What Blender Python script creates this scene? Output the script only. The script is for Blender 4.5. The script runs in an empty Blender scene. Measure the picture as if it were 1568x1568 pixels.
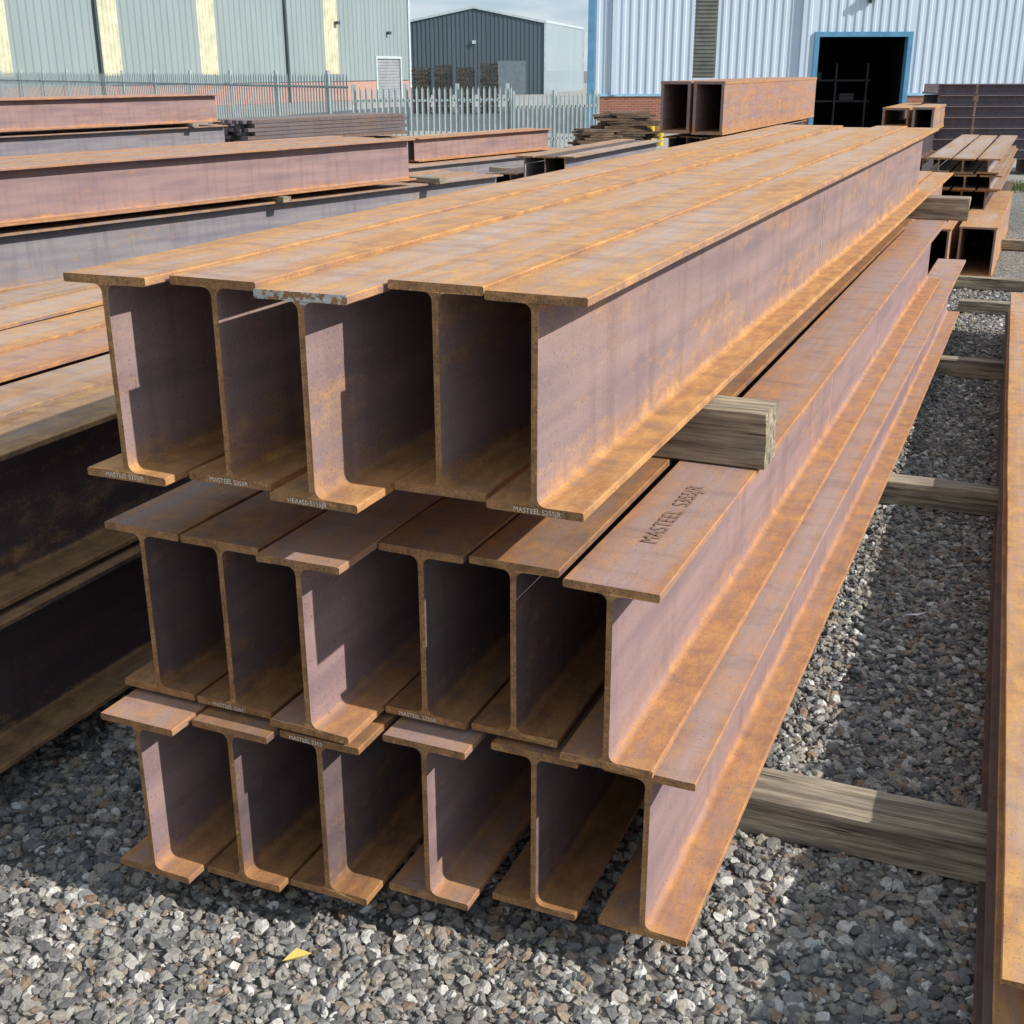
import bpy, math, random
from mathutils import Vector, Matrix, noise as mnoise
random.seed(7)
SC=bpy.context.scene
COL=SC.collection
R=math.radians

# ------------------------------------------------------------------ helpers
class MB:
    def __init__(s): s.v=[];s.f=[];s.m=[]
    def quad(s,pts,m=0):
        b=len(s.v); s.v+= [tuple(p) for p in pts]; s.f.append(tuple(range(b,b+len(pts)))); s.m.append(m)
    def box(s,x0,x1,y0,y1,z0,z1,m=0):
        b=len(s.v)
        s.v+=[(x0,y0,z0),(x1,y0,z0),(x1,y1,z0),(x0,y1,z0),(x0,y0,z1),(x1,y0,z1),(x1,y1,z1),(x0,y1,z1)]
        for q in ((0,3,2,1),(4,5,6,7),(0,1,5,4),(1,2,6,5),(2,3,7,6),(3,0,4,7)):
            s.f.append(tuple(b+i for i in q)); s.m.append(m)
    def obj(s,name,mats,loc=(0,0,0),rotz=0,parent=None):
        me=bpy.data.meshes.new(name); me.from_pydata(s.v,[],s.f); 
        for m in mats: me.materials.append(m)
        me.polygons.foreach_set('material_index',s.m); me.update()
        o=bpy.data.objects.new(name,me); COL.objects.link(o)
        o.location=loc; o.rotation_euler=(0,0,rotz)
        if parent: o.parent=parent
        return o
def empty(name,loc=(0,0,0),rotz=0):
    e=bpy.data.objects.new(name,None); COL.objects.link(e); e.location=loc; e.rotation_euler=(0,0,rotz); e.empty_display_size=.3; return e

def newmat(name):
    m=bpy.data.materials.new(name); m.use_nodes=True; nt=m.node_tree
    return m,nt,nt.nodes['Principled BSDF']
def N(nt,t,**k):
    n=nt.nodes.new(t)
    for a,b in k.items(): setattr(n,a,b)
    return n
def L(nt,a,b): nt.links.new(a,b)
def math_n(nt,op,a,b=None,clamp=False):
    n=N(nt,'ShaderNodeMath',operation=op,use_clamp=clamp)
    for i,x in enumerate((a,b)):
        if x is None: continue
        if isinstance(x,(int,float)): n.inputs[i].default_value=x
        else: L(nt,x,n.inputs[i])
    return n.outputs[0]
def mix(nt,f,a,b,bt='MIX'):
    n=N(nt,'ShaderNodeMix',data_type='RGBA',blend_type=bt)
    for s,x in ((n.inputs[0],f),(n.inputs[6],a),(n.inputs[7],b)):
        if isinstance(x,(int,float)): s.default_value=x
        elif isinstance(x,tuple): s.default_value=(*x,1) if len(x)==3 else x
        else: L(nt,x,s)
    return n.outputs[2]
def noise(nt,vec,scale,detail=4,rough=.55,sc=None):
    if sc:
        mp=N(nt,'ShaderNodeMapping'); mp.inputs['Scale'].default_value=sc; L(nt,vec,mp.inputs[0]); vec=mp.outputs[0]
    n=N(nt,'ShaderNodeTexNoise'); n.inputs['Scale'].default_value=scale; n.inputs['Detail'].default_value=detail; n.inputs['Roughness'].default_value=rough
    L(nt,vec,n.inputs['Vector']); return n.outputs['Fac']
def ramp(nt,fac,stops):
    n=N(nt,'ShaderNodeValToRGB'); e=n.color_ramp.elements
    while len(e)<len(stops): e.new(.5)
    for i,(p,c) in enumerate(stops):
        e[i].position=p; e[i].color=(*c,1) if isinstance(c,tuple) else (c,c,c,1)
    L(nt,fac,n.inputs[0]); return n.outputs[0]
def bump(nt,bsdf,h,st,dist):
    b=N(nt,'ShaderNodeBump'); b.inputs['Strength'].default_value=st; b.inputs['Distance'].default_value=dist
    L(nt,h,b.inputs['Height']); L(nt,b.outputs[0],bsdf.inputs['Normal'])

def randvec(nt):
    tc=N(nt,'ShaderNodeTexCoord'); oi=N(nt,'ShaderNodeObjectInfo')
    r=math_n(nt,'MULTIPLY',oi.outputs['Random'],37.0)
    cb=N(nt,'ShaderNodeCombineXYZ'); L(nt,r,cb.inputs[0]); L(nt,r,cb.inputs[1]); L(nt,r,cb.inputs[2])
    va=N(nt,'ShaderNodeVectorMath',operation='ADD'); L(nt,tc.outputs['Object'],va.inputs[0]); L(nt,cb.outputs[0],va.inputs[1])
    return tc,oi,va.outputs[0]

def rust(name,scale_c,orange_c,deep_c,bias=0.0,topamt=.55,rnd=.35,pale=(.46,.37,.32)):
    m,nt,b=newmat(name)
    tc,oi,v=randvec(nt)
    sg=N(nt,'ShaderNodeSeparateXYZ'); L(nt,tc.outputs['Generated'],sg.inputs[0])
    ge=N(nt,'ShaderNodeNewGeometry'); sn=N(nt,'ShaderNodeSeparateXYZ'); L(nt,ge.outputs['Normal'],sn.inputs[0])
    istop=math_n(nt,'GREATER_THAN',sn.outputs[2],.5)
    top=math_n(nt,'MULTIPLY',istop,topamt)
    foot=ramp(nt,sg.outputs[2],[(0,1.0),(.06,1.0),(.105,.55),(.24,0)])
    head=ramp(nt,sg.outputs[2],[(.86,0),(.93,.2),(.955,.9),(.97,1)])
    ed=math_n(nt,'ABSOLUTE',math_n(nt,'SUBTRACT',sg.outputs[0],.5))
    edge=ramp(nt,ed,[(.28,0),(.42,.35),(.5,1.0)])
    big=noise(nt,v,1.0,3,.6,(6,.9,6)); mid=noise(nt,v,1.0,5,.72,(22,9,22)); streak=noise(nt,v,1.0,2,.5,(60,1.2,14))
    fine=noise(nt,v,150,3,.7); drip=noise(nt,v,1.0,3,.6,(5,13,1.6))
    s=math_n(nt,'ADD',math_n(nt,'MULTIPLY',foot,.8),math_n(nt,'MULTIPLY',head,.3))
    s=math_n(nt,'ADD',s,math_n(nt,'MULTIPLY',edge,.6)); s=math_n(nt,'ADD',s,top)
    s=math_n(nt,'ADD',s,math_n(nt,'MULTIPLY',math_n(nt,'SUBTRACT',big,.5),2.1))
    s=math_n(nt,'ADD',s,math_n(nt,'MULTIPLY',math_n(nt,'SUBTRACT',mid,.5),1.9))
    s=math_n(nt,'ADD',s,math_n(nt,'MULTIPLY',math_n(nt,'SUBTRACT',streak,.5),.8))
    s=math_n(nt,'ADD',s,math_n(nt,'MULTIPLY',math_n(nt,'SUBTRACT',fine,.5),1.0))
    s=math_n(nt,'ADD',s,math_n(nt,'MULTIPLY',math_n(nt,'SUBTRACT',oi.outputs['Random'],.5),rnd))
    s=math_n(nt,'ADD',s,bias,clamp=True)
    oc=mix(nt,ramp(nt,mid,[(.38,1.0),(.62,0.0)]),orange_c,deep_c)
    sc2=mix(nt,ramp(nt,streak,[(.35,0.0),(.68,1.0)]),tuple(c*1.08 for c in scale_c),tuple(c*k for c,k in zip(scale_c,(.74,.78,.88))))
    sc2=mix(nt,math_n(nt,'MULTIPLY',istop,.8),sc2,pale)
    c=mix(nt,s,sc2,oc)
    c=mix(nt,ramp(nt,drip,[(.50,0.0),(.70,.38)]),c,tuple(x*.55 for x in scale_c))
    c=mix(nt,ramp(nt,fine,[(.30,.6),(.42,0.0)]),c,(.07,.04,.025))
    c=mix(nt,ramp(nt,fine,[(.62,0.0),(.76,.35)]),c,(.52,.42,.34))
    L(nt,c,b.inputs['Base Color']); b.inputs['Roughness'].default_value=.8; b.inputs['Specular IOR Level'].default_value=.25
    bump(nt,b,fine,.25,.003)
    return m
OR=(.58,.315,.125); DP=(.40,.19,.08)
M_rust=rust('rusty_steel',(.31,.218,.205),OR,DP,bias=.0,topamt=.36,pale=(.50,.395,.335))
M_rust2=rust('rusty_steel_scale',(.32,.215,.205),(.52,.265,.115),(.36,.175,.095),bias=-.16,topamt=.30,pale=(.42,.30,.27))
M_in=rust('steel_painted_shade',(.165,.115,.112),(.40,.20,.08),(.26,.125,.055),bias=-.14,topamt=.45,pale=(.30,.22,.19))  # darker copy of the rust: shade between inner beams painted into its colours
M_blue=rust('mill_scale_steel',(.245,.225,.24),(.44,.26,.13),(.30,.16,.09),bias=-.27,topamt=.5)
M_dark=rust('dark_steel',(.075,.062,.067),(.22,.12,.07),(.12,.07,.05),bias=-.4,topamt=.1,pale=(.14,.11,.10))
def endmat(name,a,bc,pale=0):
    m,nt,b=newmat(name); tc,oi,v=randvec(nt)
    n1=noise(nt,v,25,4,.6); n2=noise(nt,v,180,2,.6)
    c=mix(nt,ramp(nt,n1,[(.35,0.0),(.62,1.0)]),a,bc)
    c=mix(nt,ramp(nt,n2,[(.3,.6),(.5,0.0)]),c,(.05,.03,.02))
    n3=noise(nt,v,60,3,.6)
    if pale:
        sp=N(nt,'ShaderNodeSeparateXYZ'); L(nt,tc.outputs['Generated'],sp.inputs[0])
        up=math_n(nt,'GREATER_THAN',sp.outputs[2],.94)
        c=mix(nt,math_n(nt,'MULTIPLY',ramp(nt,n3,[(.44,0.0),(.52,.9)]),up),c,(.50,.52,.50))
    else: c=mix(nt,ramp(nt,n3,[(.60,0.0),(.72,.5)]),c,(.62,.42,.14))
    L(nt,c,b.inputs['Base Color']); b.inputs['Roughness'].default_value=.7
    bump(nt,b,n2,.5,.003); return m
M_end=endmat('sawn_rusty_end',(.24,.12,.05),(.42,.21,.08))
M_endp=endmat('scraped_end',(.24,.12,.05),(.42,.21,.08),1)

def simple(name,col,rough=.6,metal=0,var=.15,sc=3,bmp=0):
    m,nt,b=newmat(name); tc,oi,v=randvec(nt)
    n1=noise(nt,v,sc,4,.6)
    c=mix(nt,ramp(nt,n1,[(.3,0.0),(.7,1.0)]),tuple(x*(1-var) for x in col),tuple(min(1,x*(1+var)) for x in col))
    L(nt,c,b.inputs['Base Color']); b.inputs['Roughness'].default_value=rough; b.inputs['Metallic'].default_value=metal
    return m
def woodmat(name,a,bc,dark):
    m,nt,b=newmat(name); tc,oi,v=randvec(nt)
    g=noise(nt,v,1.0,4,.68,(1.8,48,48)); p=noise(nt,v,1.0,4,.6,(3,10,10)); f=noise(nt,v,1.0,3,.6,(9,120,120))
    c=mix(nt,ramp(nt,p,[(.38,0.0),(.60,1.0)]),a,bc)
    c=mix(nt,ramp(nt,g,[(.38,.9),(.56,0.0)]),c,dark)
    c=mix(nt,.6,c,ramp(nt,f,[(.3,.45),(.7,1.1)]),'MULTIPLY')
    w=noise(nt,v,1.0,2,.5,(2,38,38)); c=mix(nt,ramp(nt,w,[(.66,0.0),(.69,.9)]),c,(.04,.03,.022))
    L(nt,c,b.inputs['Base Color']); b.inputs['Roughness'].default_value=.88
    bump(nt,b,g,.8,.012); return m
M_wood=woodmat('weathered_timber',(.52,.43,.30),(.33,.285,.22),(.15,.115,.085))
M_woodd=woodmat('old_timber',(.30,.19,.115),(.17,.115,.08),(.06,.04,.03))

# ------------------------------------------------------------------ I-beams
def profile(w,h,tw,tf,r,n=5,e=.0025):
    P=[(w/2-e,0),(w/2,e),(w/2,tf-e),(w/2-e*1.3,tf)]
    for i in range(n+1):
        a=R(-90-90*i/n); P.append((tw/2+r+r*math.cos(a),tf+r+r*math.sin(a)))
    for i in range(n+1):
        a=R(180-90*i/n); P.append((tw/2+r+r*math.cos(a),h-tf-r+r*math.sin(a)))
    P+=[(w/2-e*1.3,h-tf),(w/2,h-tf+e),(w/2,h-e),(w/2-e,h)]
    return P+[(-x,z) for x,z in reversed(P)]
def ibeam(x,y,z,length,w=.22,h=.45,tw=.014,tf=.019,mat=None,end=None,rz=0,name='steel_i_beam',r=.02):
    P=profile(w,h,tw,tf,r); n=len(P); segs=max(4,int(length/.22))
    mb=MB(); ph=random.random()*6
    for s in range(segs+1):
        yy=length*s/segs; dx=.004*math.sin(ph+yy*.8)-.004*math.sin(ph)
        for k,(px,pz) in enumerate(P):
            # slightly dinged flange edges
            d=0
            if abs(px)>w*.45: d=mnoise.noise(Vector((ph*9,yy*2.3,(1 if px>0 else -1)*3+(5 if pz>h/2 else 0))))*.0034
            jy=mnoise.noise(Vector((px*25,ph*7,pz*25)))*.003 if s==0 else 0
            mb.v.append((px+dx+d*.6,yy+jy,pz+d))
    for s in range(segs):
        for i in range(n):
            j=(i+1)%n
            mb.f.append((s*n+i,s*n+j,(s+1)*n+j,(s+1)*n+i)); mb.m.append(0)
    mb.f.append(tuple(reversed(range(n)))); mb.m.append(1)
    mb.f.append(tuple(range(segs*n,segs*n+n))); mb.m.append(1)
    return mb.obj(name,[mat or M_rust,end or M_end],(x,y,z),rz)

H=.45; z3=.13; z2=.595; z1=1.222
row1=[(-1.802,1.999,0),(-1.574,2.066,-.003),(-1.337,2.030,-.009),(-1.110,2.175,.001),(-.881,2.151,-.002)]
row2=[(-1.902,2.136),(-1.673,2.134),(-1.440,2.109),(-1.215,2.275),(-.985,2.283),(-.742,2.244)]
row3=[(-1.882,2.017),(-1.651,2.078),(-1.423,2.120),(-1.184,2.203),(-.928,2.271),(-.653,2.287)]
B1=[];B2=[];B3=[]
ends1=[9.55,9.62,9.50,9.60,9.48]
for i,(x,y,dz) in enumerate(row1):
    B1.append(ibeam(x,y,z1+dz,ends1[i]-y,w=.217,h=.455,mat=M_rust,end=M_endp if i==2 else M_end))
ends2=[9.3,9.4,9.3,9.5,9.35,9.5]
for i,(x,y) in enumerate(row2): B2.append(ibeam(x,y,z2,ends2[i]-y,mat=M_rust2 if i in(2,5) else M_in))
ends3=[9.9,10.0,9.8,10.1,10.0,10.75]
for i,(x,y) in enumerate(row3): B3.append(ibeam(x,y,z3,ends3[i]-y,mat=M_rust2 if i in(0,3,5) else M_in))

# stencils
M_stn=simple('faded_stencil',(.25,.15,.11),.9,var=.35,sc=60)
M_wht=simple('white_paint_mark',(.72,.70,.64),.8,var=.25,sc=80)
def text(body,size,loc,rot,mat,parent,name):
    cu=bpy.data.curves.new(name,'FONT'); cu.body=body; cu.size=size; cu.materials.append(mat)
    o=bpy.data.objects.new(name,cu); COL.objects.link(o); o.parent=parent; o.location=loc; o.rotation_euler=rot; return o
text('MASTEEL  S355JR',.060,(.02,.27,.4535),(0,0,R(90)),M_stn,B2[5],'grade_stencil')
for b,dx,s in ((B1[0],-.055,'MASTEEL S355JR'),(B1[1],-.05,'MASTEEL S355R'),(B1[2],-.06,'HEA450-S355JR'),(B1[4],-.045,'MASTEEL S355JR'),(B2[1],-.06,'MASTEEL S355'),(B2[3],-.07,'MASTEEL S355R')):
    text(s,.015,(dx,-.005,.005),(R(90),0,0),M_wht,b,'end_marking')
text('MASTEEL S355',.015,(-.08,-.005,.436),(R(90),0,0),M_wht,B3[2],'end_marking')
M_chalk=simple('chalk_line',(.55,.46,.38),.9,var=.3,sc=70)
for b,yy,h0 in ((B1[4],5.41-2.151,.45),(B2[5],5.14-2.244,.45)):
    mb=MB(); mb.box(.007,.0078,yy,yy+.006,.04,h0-.04); mb.obj('chalk_mark',[M_chalk],parent=b)

# ------------------------------------------------------------------ timbers
def timber(x0,x1,yc,z0,wd,ht,name,mat=None,skew=0.0,seg=16):
    L_=x1-x0; mb=MB()
    c=.006; P=[(-wd/2+c,0),(wd/2-c,0),(wd/2,c),(wd/2,ht*.5),(wd/2,ht-c),(wd/2-c,ht),(0,ht),(-wd/2+c,ht),(-wd/2,ht-c),(-wd/2,ht*.5),(-wd/2,c)]
    n=len(P); sd=random.random()*50
    for s in range(seg+1):
        xx=L_*s/seg
        for k,(a,b) in enumerate(P):
            d=mnoise.noise(Vector((xx*3+sd,k*2.1,0)))*.006
            e=mnoise.noise(Vector((sd,k*1.7,s*4.0)))*.012 if s in(0,seg) else 0
            mb.v.append((xx+e,a+d,b+(min(0,d) if b>ht*.5 else 0)))
    for s in range(seg):
        for i in range(n):
            j=(i+1)%n; mb.f.append((s*n+i,(s+1)*n+i,(s+1)*n+j,s*n+j)); mb.m.append(0)
    mb.f.append(tuple(range(n))); mb.m.append(0); mb.f.append(tuple(reversed(range(seg*n,seg*n+n)))); mb.m.append(0)
    return mb.obj(name,[mat or M_wood],(x0,yc,z0),skew)
for yc,wd in ((3.03,.17),(6.06,.13),(9.0,.12)):
    timber(-2.05,.105,yc-.0,0.0,wd,.128,'timber_bearer',skew=R(1.2))
timber(-2.02,-.612,3.22,z2+H+.002,.14,z1-z2-H-.014,'timber_spacer')
timber(-2.0,-.50,9.42,z2+H+.002,.13,z1-z2-H-.014,'timber_spacer')
timber(-.9,.6,12.9,0,.12,.12,'timber_bearer'); timber(-.9,.9,16,0,.12,.12,'timber_bearer')
timber(-.6,.5,11.6,0,.12,.11,'timber_bearer')

# ------------------------------------------------------------------ right-hand beams
ibeam(.250,2.2,.20,8.5,w=.24,h=.15,tw=.012,tf=.016,rz=R(2.0),mat=M_rust)
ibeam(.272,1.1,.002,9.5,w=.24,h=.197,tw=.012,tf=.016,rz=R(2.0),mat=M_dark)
ibeam(.525,1.7,.20,9.0,w=.24,h=.15,tw=.012,tf=.016,rz=R(2.0),mat=M_rust)
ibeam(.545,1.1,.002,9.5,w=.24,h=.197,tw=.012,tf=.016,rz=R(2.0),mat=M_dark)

# ------------------------------------------------------------------ left stacks
def stack(xr,n,zs,y0,y1,w=.22,h=.45,gap=.012,mats=None,jy=.15,rot=0,y_p=0,first=None):
    # xr/y_p: pivot on the right-hand flange edge; lengths measured along the stack
    c,s=math.cos(rot),math.sin(rot)
    for ri,z in enumerate(zs):
        x=-w/2-(0.0 if ri%2==0 else .04)
        for i in range(n):
            a=y0+random.uniform(-jy,jy); bb=(y1[ri] if isinstance(y1,(list,tuple)) else y1)+random.uniform(-jy,jy)
            mt=(mats or [M_rust,M_rust2,M_blue])[(i+ri)%len(mats or [1,2,3])]
            if i==0 and first: mt=first
            ibeam(xr+x*c-a*s,y_p+x*s+a*c,z-(.006 if i%2 else 0)*(ri==len(zs)-1),bb-a,w=w,h=h,mat=mt,rz=rot)
            x-=w+gap+random.uniform(0,.015)
M_side=rust('web_painted_shade',(.085,.062,.066),(.40,.24,.11),(.24,.13,.07),bias=-.3,topamt=.75,pale=(.40,.32,.26))  # web colour darkened to paint in the main pile's shade on this side
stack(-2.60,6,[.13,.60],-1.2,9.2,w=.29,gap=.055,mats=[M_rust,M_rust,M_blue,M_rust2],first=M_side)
for yc in (0,3.5,7.5): timber(-4.9,-2.5,yc,0,.13,.127,'timber_bearer')
RT=R(-12)
def timber_at(x,y,ln,z,wd,ht,name):
    o=timber(0,ln,0,0,wd,ht,name); o.location=(x,y,z); o.rotation_euler=(0,0,RT); return o
def tmb(px,py,s,x0,x1,z,wd,ht,name='timber_spacer'):
    c,sn=math.cos(RT),math.sin(RT); return timber_at(px+x0*c-s*sn,py+x0*sn+s*c,x1-x0,z,wd,ht,name)
stack(-7.2,5,[.0,.455],-5.5,[7.5,6.6],mats=[M_blue,M_blue,M_rust2],rot=RT,y_p=7.0)
stack(-7.2,5,[.962],-5.5,4.9,h=.425,mats=[M_rust2,M_blue],rot=RT,y_p=7.0)
for s in (-1.0,2.9): tmb(-7.2,7.0,s,-1.2,.06,.907,.10,.047)
tmb(-7.2,7.0,5.2,-1.0,.1,.907,.12,.06)
stack(-14.2,5,[.2,.70,1.215],-6,[6,4.5,4.1],mats=[M_rust2,M_blue],rot=RT,y_p=14.0)
for s in (-2,3.6): tmb(-14.2,14.0,s,-1.2,.06,1.152,.12,.055)
stack(-11.3,4,[.05,.52],-3,[5,2.5],mats=[M_blue,M_rust2],rot=RT,y_p=13.0)
def bundle(px,py,wx,ln,z0,z1,nx,nz,name,mat,rz):
    mb=MB(); dx=wx/nx; dz=(z1-z0)/nz
    for i in range(nx):
        for k in range(nz):
            j=random.uniform(-.12,.12); xs=random.uniform(-.01,.01)
            mb.box(-wx+i*dx+.006+xs,-wx+(i+1)*dx-.006+xs,j,ln+j,z0+k*dz+.004,z0+(k+1)*dz-.004)
    return mb.obj(name,[mat],(px,py,0),rz)
bundle(-14.3,20.4,1.2,4.6,.70,1.14,9,6,'steel_bar_bundle',rust('bar_steel',(.15,.125,.13),(.24,.14,.09),(.14,.09,.06),bias=-.3,topamt=.1,pale=(.24,.2,.19)),RT)
stack(-14.3,5,[.2],-.3,5.0,mats=[M_blue],rot=RT,y_p=20.4,h=.44)
# middle group
stack(-10.8,3,[.44],0,4.5,h=.42,mats=[M_rust2,M_blue,M_rust],rot=RT,y_p=20.7,jy=.05)
stack(-10.5,5,[.0],-1.5,6,h=.41,mats=[M_blue,M_rust],rot=RT,y_p=20.0)
stack(-8.6,4,[.0],-1.2,4,h=.36,mats=[M_rust,M_blue],rot=RT,y_p=17.4)
for s in (0,2.5): tmb(-8.6,17.4,s,-1.0,.1,.365,.12,.08)
stack(-5.8,3,[.05,.53],15.6,[20,19.9],w=.26,h=.44,mats=[M_dark,M_blue])
stack(-6.8,2,[.3],15.9,19,h=.4,mats=[M_rust2,M_dark])
def boxbeam(x0,x1,y0,y1,z0,z1,t,mat,name='steel_box_girder'):
    mb=MB()
    mb.box(x0,x1,y0,y1,z0,z0+t);mb.box(x0,x1,y0,y1,z1-t,z1)
    mb.box(x0+.01,x0+.01+t,y0,y1,z0+t,z1-t);mb.box(x1-.01-t,x1-.01,y0,y1,z0+t,z1-t)
    return mb.obj(name,[mat])
boxbeam(-6.0,-5.43,22.0,31,.95,1.85,.05,M_rust2)
boxbeam(-6.60,-6.04,22.0,31,.97,1.85,.05,M_rust2)
stack(-5.45,4,[.0,.46],22.3,30.5,w=.26,h=.44,mats=[M_dark,M_blue])
# stack right, behind main pile
stack(-.50,3,[.74,.925],15.3,20.7,w=.245,h=.17,gap=.02,mats=[M_blue],jy=.03)
stack(-.5,3,[.0,.37],15.5,21,w=.245,h=.36,gap=.02,mats=[M_dark],jy=.05)
boxbeam(-.80,-.42,13.7,18,.0,.51,.02,M_rust,'steel_box_section')
boxbeam(-1.25,-.86,13.4,18,.0,.51,.02,M_rust,'steel_box_section')
stack(-1.0,3,[.56],11.2,15,h=.4,mats=[M_rust])

# ------------------------------------------------------------------ yard frame (site axes turned 23.4 deg)
A=R(23.391)
fh=Vector((-math.sin(A),math.cos(A),0)); rr=Vector((math.cos(A),math.sin(A),0))
def yard(fwd,lat,z=0): return fh*fwd+rr*lat+Vector((0,0,z))

def cladmat(name,col,var=.06):
    m,nt,b=newmat(name); tc=N(nt,'ShaderNodeTexCoord')
    n1=noise(nt,tc.outputs['Object'],1.0,3,.6,(.6,.6,.12)); n2=noise(nt,tc.outputs['Object'],1.0,4,.6,(3,3,.35))
    c=mix(nt,ramp(nt,n1,[(.3,0.0),(.7,1.0)]),tuple(x*(1-var) for x in col),tuple(x*(1+var) for x in col))
    c=mix(nt,ramp(nt,n2,[(.55,0.0),(.8,.3)]),c,tuple(x*.6 for x in col))
    L(nt,c,b.inputs['Base Color']); b.inputs['Roughness'].default_value=.45; return m
def brickmat(name,a,bc,mortar):
    m,nt,b=newmat(name); tc=N(nt,'ShaderNodeTexCoord')
    sp=N(nt,'ShaderNodeSeparateXYZ');L(nt,tc.outputs['Object'],sp.inputs[0]); cb=N(nt,'ShaderNodeCombineXYZ')
    L(nt,sp.outputs[0],cb.inputs[0]);L(nt,sp.outputs[2],cb.inputs[1])
    br=N(nt,'ShaderNodeTexBrick'); L(nt,cb.outputs[0],br.inputs[0]); br.inputs['Scale'].default_value=1
    br.inputs['Color1'].default_value=(*a,1);br.inputs['Color2'].default_value=(*bc,1);br.inputs['Mortar'].default_value=(*mortar,1)
    br.inputs['Brick Width'].default_value=.225;br.inputs['Row Height'].default_value=.075;br.inputs['Mortar Size'].default_value=.008
    L(nt,br.outputs[0],b.inputs['Base Color']); b.inputs['Roughness'].default_value=.9; return m
M_clb=cladmat('pale_blue_cladding',(.54,.63,.73),.03); M_clg=cladmat('grey_green_cladding',(.27,.33,.335)); M_cld=cladmat('slate_cladding',(.085,.12,.15)); M_cls=cladmat('pale_side_cladding',(.34,.42,.46))
M_brick=brickmat('red_brick',(.36,.12,.07),(.27,.095,.06),(.30,.24,.2)); M_brickp=brickmat('pale_brick',(.50,.27,.22),(.43,.23,.19),(.42,.33,.28))
M_blue_trim=simple('blue_trim',(.09,.26,.42),.5); M_lblue=simple('light_blue_trim',(.30,.50,.66),.5); M_black=simple('dark_interior',(.02,.022,.026),.9)
M_yel=simple('grp_rooflight_panel',(.58,.56,.40),.5,var=.2,sc=1.5); M_gut=simple('gutter_grey',(.05,.07,.08),.5); M_wtrim=simple('white_trim',(.50,.58,.62),.5)
M_shut=simple('roller_shutter',(.33,.35,.37),.5,.2); M_olive=simple('louvre_panel',(.14,.15,.13),.5,var=.25,sc=2); M_roof=simple('roof_sheet',(.22,.25,.28),.5)
def corr(mb,x0,x1,z0,z1,pitch,dep,m=0,y=0,skipf=None):
    x=x0
    while x<x1-1e-6:
        xs=[x,x+pitch*.5,x+pitch*.6,x+pitch*.9,x+pitch]; ys=[y,y,y-dep,y-dep,y]
        for i in range(4):
            a,b=xs[i],min(xs[i+1],x1)
            if a>=x1: break
            mb.quad([(a,ys[i],z0),(b,ys[i+1],z0),(b,ys[i+1],z1),(a,ys[i],z1)],m)
        x+=pitch

# --- blue warehouse (right)
e=empty('blue_warehouse',yard(42.2,0),A)
mb=MB(); X0,X1,DL,DR,ZB,ZT=2.62,34,10.06,12.95,1.23,9; FW=.15; RD=.03
corr(mb,X0,6.0,ZB,ZT,.28,RD);corr(mb,6.72,DL-FW,ZB,ZT,.28,RD);corr(mb,DL-FW,DR+FW,3.15,ZT,.28,RD);corr(mb,DR+FW,X1,ZB,ZT,.28,RD)
mb.quad([(X1,0,0),(X1,25,0),(X1,25,ZT),(X1,0,ZT)]); mb.quad([(X0,.02,0),(X0+2.5,25,0),(X0+2.5,25,ZT),(X0,.02,ZT)])
mb.obj('cladding_walls',[M_clb],parent=e)
mb=MB(); mb.box(X0,DL-FW,-.03,.2,0,ZB-.05);mb.box(DR+FW,X1,-.03,.2,0,ZB-.05); mb.obj('brick_plinth',[M_brick],parent=e)
mb=MB(); mb.box(X0,DL-FW,-.07,.1,ZB-.05,ZB+.03);mb.box(DR+FW,X1,-.07,.1,ZB-.05,ZB+.03);mb.obj('plinth_flashing',[M_lblue],parent=e)
mb=MB(); mb.box(DL-FW,DL,-.1,.25,0,3.15);mb.box(DR,DR+FW,-.1,.25,0,3.15);mb.box(DL,DR,-.1,.25,3.0,3.15)
mb.box(X0-.1,X0+.1,-.09,.1,0,ZT); mb.obj('door_frame',[M_blue_trim],parent=e)
mb=MB(); mb.box(6.0,6.72,-.02,.03,1.75,ZT); 
for k in range(60): mb.box(6.02,6.70,-.045,-.02,1.8+k*.12,1.86+k*.12)
mb.box(6.0,6.72,-.02,.03,ZB+.03,1.75,1); mb.obj('louvre_strip',[M_olive,M_clb],parent=e)
mb=MB(); mb.quad([(X0,-.3,ZT),(X1,-.3,ZT),(X1,12,ZT+2),(X0+1.2,12,ZT+2)]);mb.quad([(X0+1.2,12,ZT+2),(X1,12,ZT+2),(X1,25,ZT),(X0+2.5,25,ZT)]);mb.obj('roof',[M_roof],parent=e)
mb=MB(); mb.quad([(DL-.2,.25,.01),(DR+.2,.25,.01),(DR+2,10,.01),(DL-2,10,.01)]);mb.quad([(DL-2,10,0),(DR+2,10,0),(DR+2,10,5),(DL-2,10,5)]);mb.quad([(DL-.2,.26,0),(DL-2,10,0),(DL-2,10,5),(DL-.2,.26,5)]);mb.quad([(DR+.2,.26,0),(DR+2,10,0),(DR+2,10,5),(DR+.2,.26,5)]);mb.quad([(DL-2,.26,4.9),(DR+2,.26,4.9),(DR+2,10,4.9),(DL-2,10,4.9)])
for k in range(3): mb.box(DL+.3+k*1.1,DL+.36+k*1.1,3,3.1,0,2.2,1)
for z in (.9,1.6): mb.box(DL+.2,DR-.2,3.1,3.6,z,z+.06,1)
mb.box(DL+.5,DL+.9,3.0,3.4,1.66,1.9,1); mb.box(DL+1.6,DL+2.1,3.0,3.4,.96,1.2,1)
mb.obj('doorway_interior',[M_black,simple('dim_racking',(.10,.11,.12),.8)],parent=e)
mb=MB(); mb.box(9.45,9.56,-.16,-.05,ZB,ZT); mb.box(3.3,3.45,-.12,-.02,ZB,ZT);mb.obj('downpipe',[M_clb],parent=e)
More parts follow.
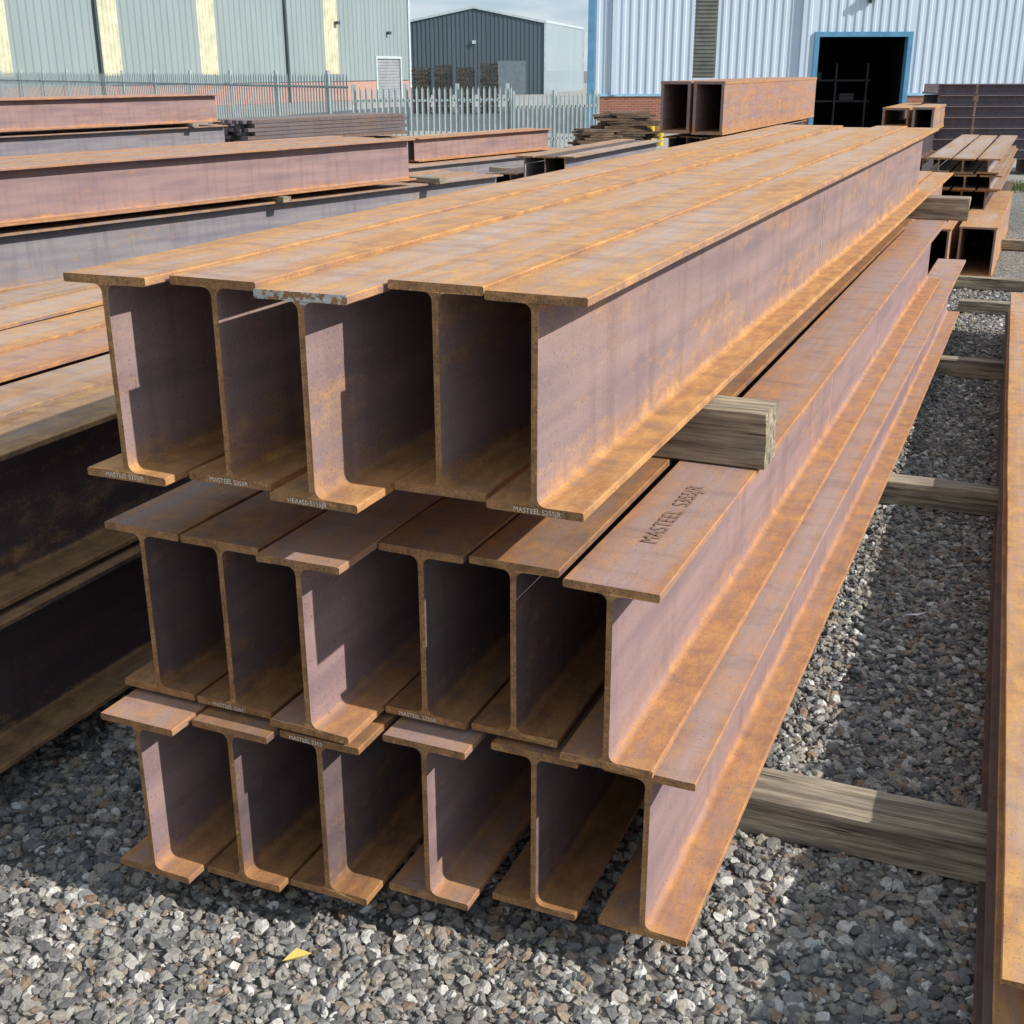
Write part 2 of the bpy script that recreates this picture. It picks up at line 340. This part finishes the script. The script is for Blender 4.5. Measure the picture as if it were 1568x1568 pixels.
mb=MB(); mb.box(11.45,11.75,-.3,-.05,4.15,4.3);mb.box(11.55,11.65,-.12,-.04,4.0,4.15);mb.obj('flood_light',[M_gut],parent=e)

# --- grey-green warehouse (left)
C=Vector((-44.4,83.8,0)); dd=Vector((.0966,1.186,0)).normalized()
e=empty('grey_green_warehouse',C,math.atan2(dd.y,dd.x))
mb=MB(); ZE=7.0
strips=[9.55,21.7,29.4,36.7,45,53]
segs=[]; x=-75.0
for s in sorted(strips,reverse=True):
    segs.append((x,-s-.75)); x=-s+.75
segs.append((x,-4.3)); 
for a,b in segs: corr(mb,a,b,1.25,ZE,.5,.05)
corr(mb,-4.3,-1.3,2.8,ZE,.5,.05);corr(mb,-1.3,0,1.25,ZE,.5,.05)
for s in strips: corr(mb,-s-.75,-s+.75,1.25,1.7,.5,.05)
mb.quad([(0,0,0),(0,30,0),(0,30,ZE),(0,15,ZE+2.5),(0,0,ZE)])
mb.obj('cladding_walls',[M_clg],parent=e)
mb=MB()
for s in strips: corr(mb,-s-.75,-s+.75,1.7,ZE-.1,.3,.03,y=-.01)
mb.obj('translucent_panels',[M_yel],parent=e)
mb=MB(); mb.box(-75,-4.3,-.05,.2,0,1.2);mb.box(-1.3,0,-.05,.2,0,1.2);mb.obj('brick_plinth',[M_brickp],parent=e)
mb=MB(); mb.box(-4.3,-1.3,.02,.1,0,2.7)
for k in range(13): mb.box(-4.25,-1.35,-.01,.02,.05+k*.2,.17+k*.2)
mb.obj('roller_door',[M_shut],parent=e)
mb=MB(); mb.box(-4.45,-4.3,-.1,.1,0,2.85);mb.box(-1.3,-1.15,-.1,.1,0,2.85);mb.box(-4.3,-1.3,-.1,.1,2.7,2.85);mb.box(-.12,.1,-.12,.1,0,ZE);mb.box(-75,.2,-.25,.0,ZE,ZE+.22);mb.obj('trims',[M_wtrim],parent=e)
mb=MB(); 
for s in (14.5,30.3,47): mb.box(-s-.08,-s+.08,-.22,-.08,0,ZE)
mb.obj('downpipes',[M_gut],parent=e)
mb=MB(); mb.quad([(-75,-.3,ZE+.22),(.2,-.3,ZE+.22),(.2,15,ZE+2.7),(-75,15,ZE+2.7)]);mb.obj('roof',[M_roof],parent=e)
mb=MB(); mb.box(-3.0,-2.75,-.35,-.1,4.3,4.5);mb.box(-9.2,-8.9,-.35,-.1,4.8,5.0);mb.obj('wall_lights',[M_gut],parent=e)

# --- slate gabled warehouse (centre)
e=empty('slate_gabled_warehouse',yard(105,0),A)
mb=MB(); xl,xr,xa=-8.8,2.8,-3.0; ze,za=5.5,6.65
f=lambda q: za-(za-ze)*abs(q-xa)/(xr-xa)
x=xl
while x<xr-.01:
    x2=min(x+.35,xr); xm=(x+x2)/2
    mb.quad([(x,0,0),(xm,0,0),(xm,0,f(xm)),(x,0,f(x))]); mb.quad([(xm,-.04,0),(x2,-.04,0),(x2,-.04,f(x2)),(xm,-.04,f(xm))]); x=x2
mb.obj('gable_wall',[M_cld],parent=e)
mb=MB(); 
sdir=Vector((7-2.8,20,0)); n=60
for i in range(n):
    a=Vector((2.8,0,0))+sdir*(i/n); b=Vector((2.8,0,0))+sdir*((i+.55)/n); c=Vector((2.8,0,0))+sdir*((i+1)/n); off=Vector((.05,0,0))
    mb.quad([a,b,b+Vector((0,0,ze)),a+Vector((0,0,ze))]); mb.quad([b-off,c-off,c-off+Vector((0,0,ze)),b-off+Vector((0,0,ze))])
mb.obj('side_wall',[M_cls],parent=e)
def bar(mb,p,q,t):
    p=Vector(p);q=Vector(q); mb.quad([p+Vector((0,-.15,-t)),q+Vector((0,-.15,-t)),q+Vector((0,-.15,t)),p+Vector((0,-.15,t))]); mb.quad([p+Vector((0,-.15,t)),q+Vector((0,-.15,t)),q+Vector((0,.3,t)),p+Vector((0,.3,t))])
mb=MB(); bar(mb,(xl,0,ze),(xa,0,za),.09);bar(mb,(xa,0,za),(xr+.1,0,ze),.09)
mb.box(xr-.1,xr+.08,-.12,.1,0,ze-.09); mb.quad([(2.8,-.1,ze),(7.05,20,ze),(7.05,20,ze+.18),(2.8,-.1,ze+.18)]);mb.box(6.9,7.1,19.9,20,0,ze)
mb.obj('verge_trims',[M_wtrim],parent=e)
mb=MB(); mb.quad([(xa,0,za),(xr,0,ze),(7,20,ze),(1.2,20,za)]);mb.quad([(xl,0,ze),(xa,0,za),(1.2,20,za),(-4.6,20,ze)]);mb.obj('roof',[M_roof],parent=e)
mb=MB(); mb.box(-1.1,1.2,-.1,.0,0,2.6); mb.obj('roller_door',[simple('slate_door',(.16,.20,.23),.5)],parent=e)
mb=MB(); mb.box(-3.15,-2.85,-.25,-.05,3.9,4.15); mb.obj('wall_light',[M_wtrim],parent=e)

# ------------------------------------------------------------------ palisade fence
M_galv=simple('galvanised_steel',(.36,.43,.44),.5,.2,var=.15,sc=4)
def fence(p,q,ht,name='palisade_fence',step=.17,post=2.75):
    d=q-p; Ln=d.length; a=math.atan2(d.y,d.x); mb=MB(); x=0
    while x<Ln:
        w=.065; j=random.uniform(-.008,.008)
        b=len(mb.v); hh=ht+j
        mb.v+=[(x,-.012,.05),(x+w/2,0.01,.05),(x+w,-.012,.05),(x,-.012,hh-.09),(x+w/2,.01,hh),(x+w,-.012,hh-.09)]
        mb.f+=[(b,b+1,b+4,b+3),(b+1,b+2,b+5,b+4)]; mb.m+=[0,0]; x+=step
    for z in (.35,ht-.35): mb.box(0,Ln,.015,.06,z,z+.055)
    x=0
    while x<=Ln+.01: mb.box(x,x+.10,.062,.13,0,ht+.06); x+=post
    return mb.obj(name,[M_galv],p,a)
fence(yard(62,-28),yard(30.5,-3.9),1.97,step=.15)
fence(yard(30.5,-3.8),yard(31.5,.0),1.66,step=.14,post=1.27)
fence(yard(31.5,.05),yard(33,2.25),1.48,step=.14,post=1.3)

# ------------------------------------------------------------------ bits in the yard
M_yb=simple('yellow_paint',(.62,.44,.03),.5)
def bollard(p,ht=.62,r=.09):
    mb=MB(); n=16
    for z,rad in ((0,r),(ht,r),(ht+.04,r*.7)):
        for i in range(n): mb.v.append((rad*math.cos(i*2*math.pi/n),rad*math.sin(i*2*math.pi/n),z))
    for k in range(2):
        for i in range(n): mb.f.append((k*n+i,k*n+(i+1)%n,(k+1)*n+(i+1)%n,(k+1)*n+i)); mb.m.append(0)
    mb.f.append(tuple(range(2*n,3*n)));mb.m.append(0)
    return mb.obj('yellow_bollard',[M_yb],p)
for f_,l in ((29.8,-.3),(35.5,3.95),(35.6,4.22)): bollard(yard(f_,l),.66)
def pile(p,w,h,dp,name,mat,rz=A,messy=0):
    mb=MB()
    lay=int(h/.06)
    for k in range(lay):
        z=k*.06
        nb=7 if not messy else 6
        if (k%3==2) and not messy:
            for j in range(5):
                x=-w/2+w*(j+.5)/5+random.uniform(-.05,.05); mb.box(x-.06,x+.06,-dp/2,dp/2,z,z+.055)
        else:
            for j in range(nb):
                y=-dp/2+dp*(j+.5)/nb; sx=random.uniform(-.1,.1)*(2 if messy else .3); ww=w*(1-.4*(k/lay)*random.random()*(1.6 if messy else .2))
                t=random.uniform(-.1,.1) if messy else 0
                b=len(mb.v); mb.box(-ww/2+sx,ww/2+sx,y-dp/nb*.42,y+dp/nb*.42,z,z+.052)
                mb.v[b:]=[(px,py+px*t,pz) for px,py,pz in mb.v[b:]]
    return mb.obj(name,[mat],p,rz)
pile(yard(30.5,2.75),1.3,1.12,1.2,'timber_offcut_pile',M_woodd,messy=1)
pile(yard(30.0,2.0),1.0,.72,1.0,'timber_offcut_pile',M_woodd,messy=1,rz=A+.3)
pile(yard(29.0,1.6),.7,.4,.8,'timber_offcut_pile',M_woodd,messy=1,rz=A-.3)
M_pal=woodmat('pallet_timber',(.40,.33,.26),(.28,.23,.18),(.10,.08,.06))
for l,hh in ((-4.35,2.1),(-3.3,2.25),(-2.2,2.15),(-1.05,2.3)): pile(yard(62,l),.84,hh,1.0,'timber_pallet_stack',M_pal)
def sheets():
    mb=MB()
    for k in range(7):
        z=.30+k*.21; s=random.uniform(-.15,.15)
        mb.box(s,6+s,-.5,.5,z,z+.035); mb.box(s+.02,5.98+s,-.46,-.42,z+.035,z+.19);mb.box(s+.02,5.98+s,.42,.46,z+.035,z+.19);mb.box(s+.02,5.98+s,-.62,-.42,z+.185,z+.20)
    for x in (.6,2.2,4.2,5.5): mb.box(x,x+.12,-.6,.6,0,.3)
    return mb.obj('sheet_pile_stack',[rust('sheet_pile_steel',(.17,.145,.16),(.25,.15,.1),(.15,.09,.07),bias=-.4,topamt=.1,pale=(.25,.2,.2))],yard(26,8.55),A)
sheets()
mb=MB(); mb.box(-.02,.02,-.02,.02,0,1.75); mb.box(-.045,.045,-.03,.03,1.45,1.56);mb.box(-.035,.035,-.03,.03,.9,1.0); mb.obj('storage_rack_post',[M_woodd],yard(24.5,8.95),A)
boxbeam(-3.1,-2.6,25,28.5,1.0,1.35,.04,M_rust,'steel_box_section');boxbeam(-2.5,-2.1,24.5,28,.95,1.38,.04,M_rust,'steel_box_section')
stack(-2.1,4,[.0,.47],24.5,29,w=.26,h=.45,mats=[M_dark])

# grass tufts at the yard edge
m,nt,b=newmat('grass_blades'); oi=N(nt,'ShaderNodeTexCoord'); gn=noise(nt,oi.outputs['Object'],6,2,.5)
L(nt,mix(nt,gn,(.07,.10,.03),(.16,.17,.06)),b.inputs['Base Color']); b.inputs['Roughness'].default_value=.8
mb=MB()
for i in range(1500):
    x=random.gauss(0,.55); y=random.gauss(0,.3); a=random.uniform(0,6.28); hh=random.uniform(.06,.2); lx,ly=random.uniform(-.08,.08),random.uniform(-.08,.08)
    dx,dy=.007*math.cos(a),.007*math.sin(a)
    mb.quad([(x-dx,y-dy,0),(x+dx,y+dy,0),(x+lx,y+ly,hh)])
mb.obj('grass',[m],(-.55,24.2,0),A)

# ------------------------------------------------------------------ ground
m,nt,b=newmat('gravel_ground'); tc=N(nt,'ShaderNodeTexCoord'); ob=tc.outputs['Object']
vo=N(nt,'ShaderNodeTexVoronoi'); vo.inputs['Scale'].default_value=42; L(nt,ob,vo.inputs[0])
sv=N(nt,'ShaderNodeSeparateColor'); L(nt,vo.outputs['Color'],sv.inputs[0])
c=ramp(nt,sv.outputs[0],[(0,(.11,.11,.11)),(.45,(.21,.205,.195)),(.75,(.31,.29,.255)),(1,(.46,.45,.43))])
c=mix(nt,ramp(nt,vo.outputs['Distance'],[(.35,0.0),(.75,.7)]),c,(.06,.055,.048))
big=noise(nt,ob,.9,3,.6); c=mix(nt,ramp(nt,big,[(.35,.35),(.6,0.0)]),c,(.18,.155,.13))
L(nt,c,b.inputs['Base Color']); b.inputs['Roughness'].default_value=.95
inv=math_n(nt,'SUBTRACT',1.0,vo.outputs['Distance']); bump(nt,b,inv,.8,.012)
mb=MB(); mb.quad([(-500,-200,0),(500,-200,0),(500,700,0),(-500,700,0)]); mb.obj('ground',[m],(0,0,-.012))
m,nt,b=newmat('concrete_yard_surface'); tc=N(nt,'ShaderNodeTexCoord')
n1=noise(nt,tc.outputs['Object'],.4,4,.65); n2=noise(nt,tc.outputs['Object'],14,3,.6)
c=ramp(nt,n1,[(.3,(.30,.29,.27)),(.7,(.42,.41,.38))]); c=mix(nt,.3,c,ramp(nt,n2,[(.3,.5),(.7,1.0)]),'MULTIPLY')
L(nt,c,b.inputs['Base Color']); b.inputs['Roughness'].default_value=.9
mb=MB(); mb.quad([(-90,0,0),(60,0,0),(60,160,0),(-90,160,0)]); mb.obj('concrete_yard',[m],yard(22,0,-.006),A)

# stones
m,nt,b=newmat('gravel_stone'); oi=N(nt,'ShaderNodeObjectInfo'); tc=N(nt,'ShaderNodeTexCoord'); ge=N(nt,'ShaderNodeNewGeometry')
c=ramp(nt,oi.outputs['Random'],[(0,(.11,.11,.115)),(.3,(.23,.23,.225)),(.52,(.33,.32,.30)),(.70,(.40,.36,.29)),(.80,(.27,.175,.12)),(.87,(.48,.46,.43)),(1,(.74,.72,.68))])
n1=noise(nt,tc.outputs['Object'],2.5,3,.65); c=mix(nt,.6,c,ramp(nt,n1,[(.25,.4),(.75,1.15)]),'MULTIPLY')
dirt=noise(nt,ge.outputs['Position'],1.3,3,.6); c=mix(nt,ramp(nt,dirt,[(.52,0.0),(.68,.4)]),c,(.20,.165,.13))
L(nt,c,b.inputs['Base Color']); b.inputs['Roughness'].default_value=.9
M_stone=m
def gravel(name,rects,density,smin,smax,seed):
    mb=MB()
    for (x0,x1,y0,y1) in rects: mb.quad([(x0,y0,0),(x1,y0,0),(x1,y1,0),(x0,y1,0)])
    o=mb.obj(name,[M_stone],(0,0,-.006))
    g=bpy.data.node_groups.new(name+'_gn','GeometryNodeTree')
    g.interface.new_socket('Geometry',in_out='INPUT',socket_type='NodeSocketGeometry'); g.interface.new_socket('Geometry',in_out='OUTPUT',socket_type='NodeSocketGeometry')
    nn=g.nodes; gi=nn.new('NodeGroupInput'); go=nn.new('NodeGroupOutput')
    dp=nn.new('GeometryNodeDistributePointsOnFaces'); dp.inputs['Density'].default_value=density; dp.inputs['Seed'].default_value=seed
    g.links.new(gi.outputs[0],dp.inputs['Mesh'])
    jn=nn.new('GeometryNodeJoinGeometry')
    for k in range(5):
        ic=nn.new('GeometryNodeMeshIcoSphere'); ic.inputs['Radius'].default_value=1; ic.inputs['Subdivisions'].default_value=2
        sp=nn.new('GeometryNodeSetPosition'); no=nn.new('ShaderNodeTexNoise'); no.noise_dimensions='4D'
        no.inputs['W'].default_value=k*7.3+seed; no.inputs['Scale'].default_value=.9; no.inputs['Detail'].default_value=1.5
        vm=nn.new('ShaderNodeVectorMath'); vm.operation='SUBTRACT'; vm.inputs[1].default_value=(.5,.5,.5)
        vs=nn.new('ShaderNodeVectorMath'); vs.operation='MULTIPLY'; vs.inputs[1].default_value=(2.6,2.6,2.2)
        g.links.new(no.outputs['Color'],vm.inputs[0]); g.links.new(vm.outputs[0],vs.inputs[0]); g.links.new(vs.outputs[0],sp.inputs['Offset']); g.links.new(ic.outputs['Mesh'],sp.inputs['Geometry'])
        tr=nn.new('GeometryNodeTransform'); tr.inputs['Scale'].default_value=(1,.62+.08*k,.5+.07*((k*2)%5)); g.links.new(sp.outputs[0],tr.inputs[0])
        sm=nn.new('GeometryNodeSetMaterial'); sm.inputs['Material'].default_value=M_stone; g.links.new(tr.outputs[0],sm.inputs[0])
        ti=nn.new('GeometryNodeGeometryToInstance'); g.links.new(sm.outputs[0],ti.inputs[0]); g.links.new(ti.outputs[0],jn.inputs[0])
    ip=nn.new('GeometryNodeInstanceOnPoints'); ip.inputs['Pick Instance'].default_value=True
    g.links.new(dp.outputs['Points'],ip.inputs['Points']); g.links.new(jn.outputs[0],ip.inputs['Instance'])
    rv=nn.new('FunctionNodeRandomValue'); rv.data_type='FLOAT_VECTOR'; rv.inputs[0].default_value=(-.6,-.6,0); rv.inputs[1].default_value=(.6,.6,6.28); rv.inputs['Seed'].default_value=seed+1
    g.links.new(rv.outputs[0],ip.inputs['Rotation'])
    rs=nn.new('FunctionNodeRandomValue'); rs.data_type='FLOAT'; rs.inputs['Seed'].default_value=seed+2
    fs=[s for s in rs.inputs if s.type=='VALUE' ]; fs[0].default_value=0; fs[1].default_value=1
    pw=nn.new('ShaderNodeMath'); pw.operation='POWER'; pw.inputs[1].default_value=2.4
    fo=[s for s in rs.outputs if s.type=='VALUE'][0]; g.links.new(fo,pw.inputs[0])
    ma=nn.new('ShaderNodeMath'); ma.operation='MULTIPLY_ADD'; ma.inputs[1].default_value=smax-smin; ma.inputs[2].default_value=smin
    g.links.new(pw.outputs[0],ma.inputs[0]); g.links.new(ma.outputs[0],ip.inputs['Scale'])
    g.links.new(ip.outputs[0],go.inputs[0])
    mo=o.modifiers.new('scatter','NODES'); mo.node_group=g
    return o
gravel('gravel',[(-3.1,.9,.8,3.0),(-2.7,.5,3.0,4.0)],3300,.0060,.024,3)
gravel('gravel',[(-.9,.5,4.0,9.0),(-2.7,-1.8,4,5)],2000,.008,.022,5)
gravel('gravel',[(-.9,.6,9.0,13.5)],1200,.010,.022,8)
mb=MB(); mb.quad([(0,0,.012),(.035,-.018,.022),(.075,0,.012),(.04,.02,.024)]); mb.obj('fallen_leaf',[simple('yellow_leaf',(.62,.47,.12),.7)],(-1.47,1.97,.016),R(45))
mb=MB(); mb.quad([(0,0,.014),(.05,-.02,.02),(.07,.02,.012)]); mb.quad([(.05,-.02,.02),(.10,.0,.03),(.07,.02,.012)]); mb.obj('paper_scrap',[simple('white_paper',(.8,.8,.78),.7)],(-.30,4.64,.014),R(20))

# ------------------------------------------------------------------ world + sun + camera
w=bpy.data.worlds.new('World'); SC.world=w; w.use_nodes=True; nt=w.node_tree; bg=nt.nodes['Background']
EL=R(35); sdir=Vector((math.cos(EL),.0,math.sin(EL))).normalized()
sky=N(nt,'ShaderNodeTexSky',sky_type='NISHITA'); sky.sun_disc=False; sky.sun_elevation=EL; sky.sun_rotation=math.atan2(sdir.x,sdir.y)
sky.air_density=1; sky.dust_density=.8; sky.ozone_density=1.2
tc=N(nt,'ShaderNodeTexCoord'); cl=noise(nt,tc.outputs['Generated'],1.0,5,.6,(3.5,3.5,22))
c=mix(nt,.7,sky.outputs[0],(6.6,8.9,11.0))
c=mix(nt,ramp(nt,cl,[(.42,0.0),(.62,.85)]),c,(11.2,11.5,11.8))
L(nt,c,bg.inputs['Color']); bg.inputs['Strength'].default_value=.078
sl=bpy.data.lights.new('sun','SUN'); sl.energy=4.8; sl.angle=R(.6); sl.color=(1,.95,.87)
so=bpy.data.objects.new('sun',sl); COL.objects.link(so); so.location=(10,-3,12); so.rotation_euler=sdir.to_track_quat('Z','Y').to_euler()

cd=bpy.data.cameras.new('camera'); cd.sensor_width=36; cd.sensor_fit='HORIZONTAL'; cd.lens=1843.4/1568*36; cd.clip_start=.05; cd.clip_end=2000
co=bpy.data.objects.new('camera',cd); COL.objects.link(co)
th=R(20.266); ro=R(-.138)
F=math.cos(th)*fh-math.sin(th)*Vector((0,0,1)); U=math.sin(th)*fh+math.cos(th)*Vector((0,0,1))
r2=math.cos(ro)*rr+math.sin(ro)*U; U2=-math.sin(ro)*rr+math.cos(ro)*U
M=Matrix((( r2.x,U2.x,-F.x,0),(r2.y,U2.y,-F.y,0),(r2.z,U2.z,-F.z,2.0852),(0,0,0,1)))
co.matrix_world=M
SC.camera=co
SC.view_settings.view_transform='Standard'; SC.view_settings.look='None'; SC.view_settings.exposure=0
